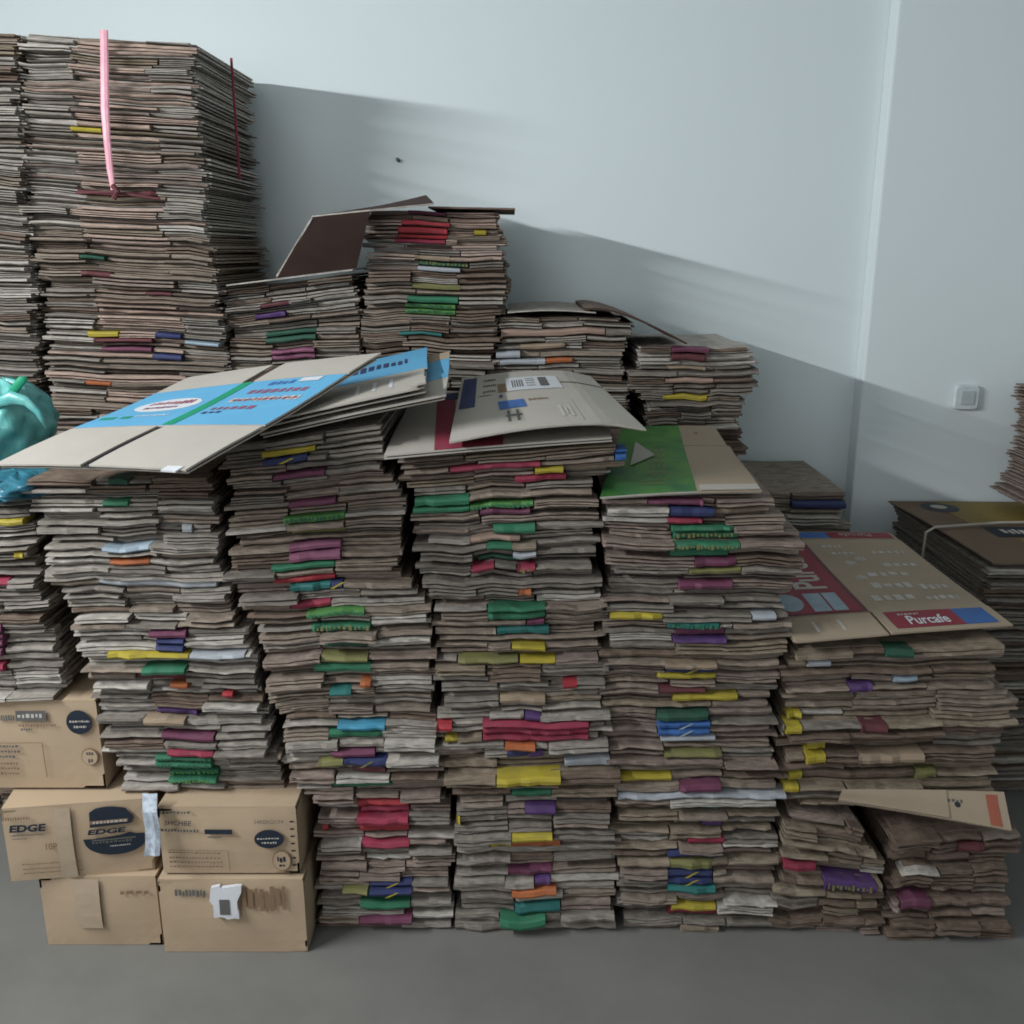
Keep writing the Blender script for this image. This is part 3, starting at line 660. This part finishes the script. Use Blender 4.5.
# ======================= packed boxes =======================
TAPE = mat('clear_tape', (.46, .35, .25), rough=.25, spec=.6)
def packed(FLb, FRb, h, depth, deco, label, skewz=0.0, taper=0.0):
    """a closed full box: front-bottom corners, height, depth"""
    FLb, FRb = Vector(FLb), Vector(FRb); ex = (FRb - FLb); ey = Vector((-ex.y, ex.x, 0)).normalized() * depth; up = Vector((0, 0, h))
    g = MB()
    def side(a, b, c, d, bulge=.006, nu=8, nv=6):
        s = Sheet(a, b, c, d, lambda u, v: bulge * math.sin(math.pi * max(0, min(1, u))) * math.sin(math.pi * max(0, min(1, v))))
        s.slab(g, 0, 1, 0, 1, 0, .005, PACK, nu=nu, nv=nv, rag=0); return s
    A, B = FLb, FRb; C, D = FRb + up, FLb + up + Vector((0, 0, skewz))
    front = side(A, B, C, D)
    side(B, B + ey, C + ey, C); side(A + ey, A, D, D + ey); side(B + ey, A + ey, D + ey, C + ey)
    m = Sheet(D, C, C + ey, D + ey)
    m.slab(g, 0, 1, 0, 1, -.004, .005, PACK, rag=0)
    Sheet(A + ey, B + ey, B, A).slab(g, 0, 1, 0, 1, 0, .005, PACK, rag=0)
    kids = []
    for nm, q in (('top_flap', (.004, .996, .0, .485)), ('top_flap', (.004, .996, .515, 1.0))):
        k = MB(); m.slab(k, *q, .0025, .004, PACK, nu=6, nv=3); kids.append((nm, k))
    kids += deco(front, g)
    return finish(g, 'packed_box', (A + B + ey) / 2, kids, label, 'cardboard box', 'packed boxes under the stacks')
def circle_emblem(s, uc, vc, ru, rv):
    k = MB(); s.disc(k, uc, vc, ru, rv, SLATE, .0075)
    s.marks(k, uc - ru * .8, uc + ru * .8, vc - rv * .02, vc + rv * .18, FAINT, .0085, 9); s.marks(k, uc - ru * .5, uc + ru * .5, vc - rv * .5, vc - rv * .25, FAINT, .0085, 6)
    return ('round_emblem', k)
zA, zB = at(100, 785, 2.06).z, at(100, 700, 2.06).z
zC = at(200, 795, YF).z
def decoA(s0, g):
    class W:      # the printing sits a little along the face
        def __getattr__(w, k):
            f = getattr(s0, k)
            if k in ('marks', 'decal'): return lambda g, a, b, *r, **q: f(g, a + .075, b + .075, *r, **q)
            if k == 'disc': return lambda g, a, *r, **q: f(g, a + .07, *r, **q)
            return f
    s = W()
    s.marks(g, .40, .50, .80, .87, GREYINK, .0075, 9); s.decal(g, .50, .66, .80, .91, GREYINK, .0075, 3, 1); s.marks(g, .51, .65, .83, .88, FAINT, .0083, 6)
    s.marks(g, .51, .72, .735, .765, BROWNINK, .0075, 14); s.marks(g, .52, .58, .69, .72, GREYINK, .0075, 5)
    for v in (.50, .44, .38, .30, .24, .18): s.marks(g, .20, .50 - .02 * (v < .4), v, v + .03, GREYINK if v > .35 else BROWNINK, .0075, 18)
    s.decal(g, .30, .62, .55, .557, BROWNINK, .0075, 2, 1); s.decal(g, .62, .625, .15, .557, BROWNINK, .0075, 1, 2)
    s.disc(g, .87, .38, .045, .10, BROWNINK, .0062); s.disc(g, .87, .38, .040, .09, PACK, .0075); s.marks(g, .85, .89, .40, .44, GREYINK, .0082, 3); s.marks(g, .855, .885, .31, .36, GREYINK, .0082, 2)
    return [circle_emblem(s, .835, .78, .066, .135)]
packed((-1.42, 2.07, zC + .008), (at(106, 785, 2.07).x, 2.07, zC + .008), zB - zC - .016, .45, decoA, 'packed brown box with a round dark emblem, directly under the stack holding the teal bag')
def decoB(s, g):
    s.text(g, 'EDGE', .045, .30, .70, .80, SLATE, .0075, bold=.045, shear=.15); s.marks(g, .05, .29, .645, .67, GREYINK, .0075, 22); s.marks(g, .06, .16, .60, .62, GREYINK, .0075, 9)
    s.marks(g, .03, .20, .86, .91, INK['orange'] if False else BROWNINK, .0075, 10)
    s.text(g, '10PC8', .28, .43, .44, .53, BROWNINK, .0075, bold=.01)
    for v in (.24, .17, .11): s.marks(g, .10, .52, v, v + .02, BROWNINK, .0075, 24)
    k = MB(); s.decal(k, .36, .47, .02, .99, TAPE, .0078, 3, 8)
    e = MB()
    n = 10
    P = lambda u, v: s.P(u, v, .0078)
    e.poly([P(.595, .70), P(.88, .72), P(.90, .80), P(.85, .93)] + [P(.85 - .25 * t / 6, .93 + .035 * math.sin(math.pi * t / 6)) for t in range(1, 6)] + [P(.60, .90)], SLATE)
    s.decal(e, .60, .86, .745, .79, BROWNINK, .0086, 2, 1); s.marks(e, .62, .85, .75, .785, FAINT, .009, 9)
    s.text(e, 'EDGE', .575, .84, .605, .675, SLATE, .0086, bold=.045, shear=.15)
    e.poly([P(.54, .55)] + [P(.60, .545), P(.80, .57), P(.86, .60), P(.90, .575), P(.97, .565)] + [P(.97 - .21 + .21 * math.cos(a), .50 - .20 * math.sin(a)) for a in [math.pi * t / 12 for t in range(0, 12)]] + [P(.55, .48)], SLATE)
    s.marks(e, .60, .88, .47, .51, GREYINK, .0086, 12); s.marks(e, .72, .86, .42, .44, FAINT, .0086, 10); s.decal(e, .60, .90, .515, .535, GREYINK, .0086, 3, 1)
    return [('tape_strip', k), ('emblem', e)]
zD = at(100, 884, 1.98).z
B0, B1 = at(12, 884, 1.99), at(158, 866, 2.03)
packed((B0.x, 1.99, zD), (B1.x - .01, 2.035, zD), zC - zD - .002, .48, decoB, 'packed brown box with dark lettering and a large dark emblem, wrapped with tape')
def decoC(s, g):
    s.marks(g, .02, .25, .93, .97, GREYINK, .0075, 9); s.text(g, 'SHCHBE', .05, .25, .76, .83, SLATE, .0075, shear=.2); s.marks(g, .02, .30, .66, .71, GREYINK, .0075, 12)
    s.decal(g, .34, .54, .64, .71, SLATE, .0075, 3, 1); s.marks(g, .36, .46, .58, .61, GREYINK, .0075, 8); s.marks(g, .36, .60, .60, .615, BROWNINK, .0075, 14)
    s.text(g, '34KERGC54', .70, .91, .79, .84, GREYINK, .0075)
    for i in range(7): s.decal(g, .955, .985, .80 - .11 * i, .825 - .11 * i, SLATE, .0075, 1, 1)
    for v in (.34, .26, .19, .12): s.marks(g, .06, .46, v, v + .025, BROWNINK, .0075, 16)
    s.decal(g, .05, .50, .385, .393, BROWNINK, .0075, 2, 1); s.decal(g, .495, .50, .06, .39, BROWNINK, .0075, 1, 1)
    s.disc(g, .88, .22, .068, .16, BROWNINK, .0064); s.disc(g, .88, .22, .062, .145, PACK, .0075); s.marks(g, .85, .91, .20, .29, SLATE, .0082, 3); s.marks(g, .86, .90, .13, .17, SLATE, .0082, 2); s.marks(g, .84, .93, .03, .06, BROWNINK, .0082, 7)
    return [circle_emblem(s, .80, .56, .105, .14)]
zE = at(230, 875, 2.0).z
C0, C1 = at(166, 872, 2.0), at(300, 874, 2.0)
packed((C0.x - .005, 2.0, zE + .006), (C1.x, 2.0, zE + .006), zC - zE - .008, .46, decoC, 'packed brown box with a black label and a row of dark ticks down one edge')
def decoD(s, g):
    s.marks(g, .12, .34, .80, .90, GREYINK, .0075, 10); s.marks(g, .55, .9, .6, .95, BROWNINK, .0065, 9)
    k = MB(); s.slab(k, .38, .57, .55, .95, .014, .010, SHIP, nu=5, nv=5, rag=.02); s.decal(k, .43, .50, .6, .8, GREYINK, .0155, 1, 1); return [('paper_tag', k)]
packed((at(158, 878, 1.99).x, 1.985, .001), (C1.x + .01, 1.985, .001), zE - .004, .46, decoD, 'lowest packed box, with a crumpled white paper tag on its front')
def decoE(s, g):
    s.marks(g, .70, .95, .78, .84, BROWNINK, .0075, 4); k = MB(); s.decal(k, .30, .52, .3, 1, TAPE, .0078, 2, 4); return [('tape_strip', k)]
packed((at(38, 890, 2.0).x, 2.01, .001), (at(155, 890, 2.0).x, 2.01, .001), zD - .004, .45, decoE, 'packed brown box at floor level under the lettered one')
# tattered tape strip hanging between two boxes
STR = mat('plastic_strip', (.50, .55, .62), (.30, .33, .38), nscale=60, rough=.2, spec=.7, amount=.3)
g = MB(); pl = [at(x, y, Y_) for x, y, Y_ in ((150, 794, 1.99), (150, 812, 1.97), (152, 830, 1.965), (153, 845, 1.96), (152, 856, 1.955))]
rows = [[p + Vector((s_ * .017 + R.uniform(-.002, .002), R.uniform(-.003, .003), 0)) for p in pl] for s_ in (-1, -.3, .4, 1)]
g.grid_closed(rows, [[p + Vector((0, .002, 0)) for p in r] for r in rows], STR)
tag(g.build('plastic_strip', origin=pl[0]), 'crinkled clear plastic strip hanging in the gap between two packed boxes', 'plastic strip')

# ======================= teal plastic bag =======================
def bag_mat(name, col, c2):
    m = mat(name, col, c2, rough=.34, nscale=18, amount=.4, spec=.45, bump=.9)
    m.node_tree.nodes['Principled BSDF'].inputs['Subsurface Weight'].default_value = .15
    m.node_tree.nodes['Principled BSDF'].inputs['Subsurface Scale'].default_value = .03
    return m
TEAL = bag_mat('teal_film', (.17, .46, .43), (.07, .30, .29)); TEALD = bag_mat('blue_teal_film', (.05, .20, .26), (.02, .10, .16))
def blob(cen, rx, ry, rz, m, seed, nu=40, nv=24, squash=.0, ridge=.06):
    rn = random.Random(seed); ph = [rn.uniform(0, 6.28) for _ in range(8)]; g = MB(); rings = []
    for j in range(1, nv):
        t = math.pi * j / nv; ring = []
        for i in range(nu):
            a = 2 * math.pi * i / nu
            k = 1 + ridge * .5 * abs(math.sin(7 * a + 5 * t + ph[5])) - ridge * .4 * abs(math.sin(4 * a - 8 * t + ph[6])) + ridge * (abs(math.sin(2.5 * a + ph[0] + 1.2 * t)) ** .6 - .5) + ridge * .6 * math.sin(5 * a + 3 * t + ph[1]) * math.sin(t) + ridge * .4 * math.sin(9 * a - 4 * t + ph[2]) + .03 * math.sin(7 * t + ph[3])
            z = math.cos(t); z = max(z, -.62) if squash else z
            ring.append(Vector((cen[0] + rx * k * math.sin(t) ** .8 * math.cos(a), cen[1] + ry * k * math.sin(t) ** .8 * math.sin(a), cen[2] + rz * z * (1 + .10 * abs(math.sin(3.5 * a + ph[4])) + .05 * math.sin(11 * a + 5 * t)))))
        rings.append(ring)
    g.loft(rings, m); return g
s0top = at(10, 504, YF).z
cb = at(2, 442, 2.2)
g = blob((cb.x - .015, 2.24, s0top + .142), .112, .12, .098, TEAL, 3, 96, 48, ridge=.11)
k = MB(); k.tube([at(8, 400, 2.16), at(14, 390, 2.14), at(22, 380, 2.14), at(27, 378, 2.14)], [.008, .010, .010, .004], STRIPE, flat=.3)
k2 = MB(); k2.tube([at(-14, 412, 2.15), at(0, 402, 2.14), at(12, 398, 2.13), at(26, 401, 2.13), at(38, 412, 2.12), at(46, 428, 2.12)], [.006, .012, .016, .012, .008, .003], TEAL, flat=.6)
o = g.build('plastic_bag', origin=(cb.x, 2.24, s0top + .02), smooth=True)
for n_, kk in (('tied_handle', k), ('gathered_neck', k2)):
    cc = kk.build(n_, parent=o, smooth=True); cc.location = -o.location
tag(o, 'stuffed teal plastic bag with a tied green handle, sitting beside the blue-banded carton', 'plastic bag')
g = blob((at(-16, 490, 1.98).x, 2.12, s0top + .030), .085, .10, .028, TEALD, 9, 72, 36, ridge=.2)
tag(g.build('plastic_bag', origin=(at(-8, 490, 1.98).x, 2.10, s0top), smooth=True), 'crumpled darker blue-green plastic bag squashed under the stuffed teal one', 'plastic bag')

# ======================= camera, light =======================
cam = bpy.data.cameras.new('camera'); co = bpy.data.objects.new('camera', cam); COL.objects.link(co)
cam.sensor_width = 36; cam.lens = F / 1024 * 36; co.location = (0, 0, CZ); co.rotation_euler = (math.radians(90 - 15.2), 0, 0)
scene.camera = co
def area(name, loc, target, size, sy, energy, color):
    l = bpy.data.lights.new(name, 'AREA'); l.shape = 'RECTANGLE'; l.size = size; l.size_y = sy; l.energy = energy; l.color = color
    o = bpy.data.objects.new(name, l); COL.objects.link(o); o.location = loc
    o.rotation_euler = (Vector(target) - Vector(loc)).to_track_quat('-Z', 'Y').to_euler(); return o
l = area('tube_lamp', (-2.6, .9, 2.4), (0, 2.0, 1.2), .05, 1.7, 112, (.93, .98, 1.0))
l.rotation_euler = (0, math.radians(-60), 0)
area('added_fill', (-1.6, -2.2, 2.1), (.4, 3.0, 1.3), 1.8, 1.8, 36, (.96, .98, 1.0))  # added soft fill lifting the shaded wall, no real doorway behind it
w = bpy.data.worlds.new('world'); scene.world = w; w.use_nodes = True
w.node_tree.nodes['Background'].inputs['Color'].default_value = (.62, .70, .76, 1); w.node_tree.nodes['Background'].inputs['Strength'].default_value = .26
scene.view_settings.view_transform = 'Standard'; scene.view_settings.look = 'None'; scene.view_settings.gamma = 1
scene.view_settings.exposure = 0.0
scene.cycles.filter_width = 1.75
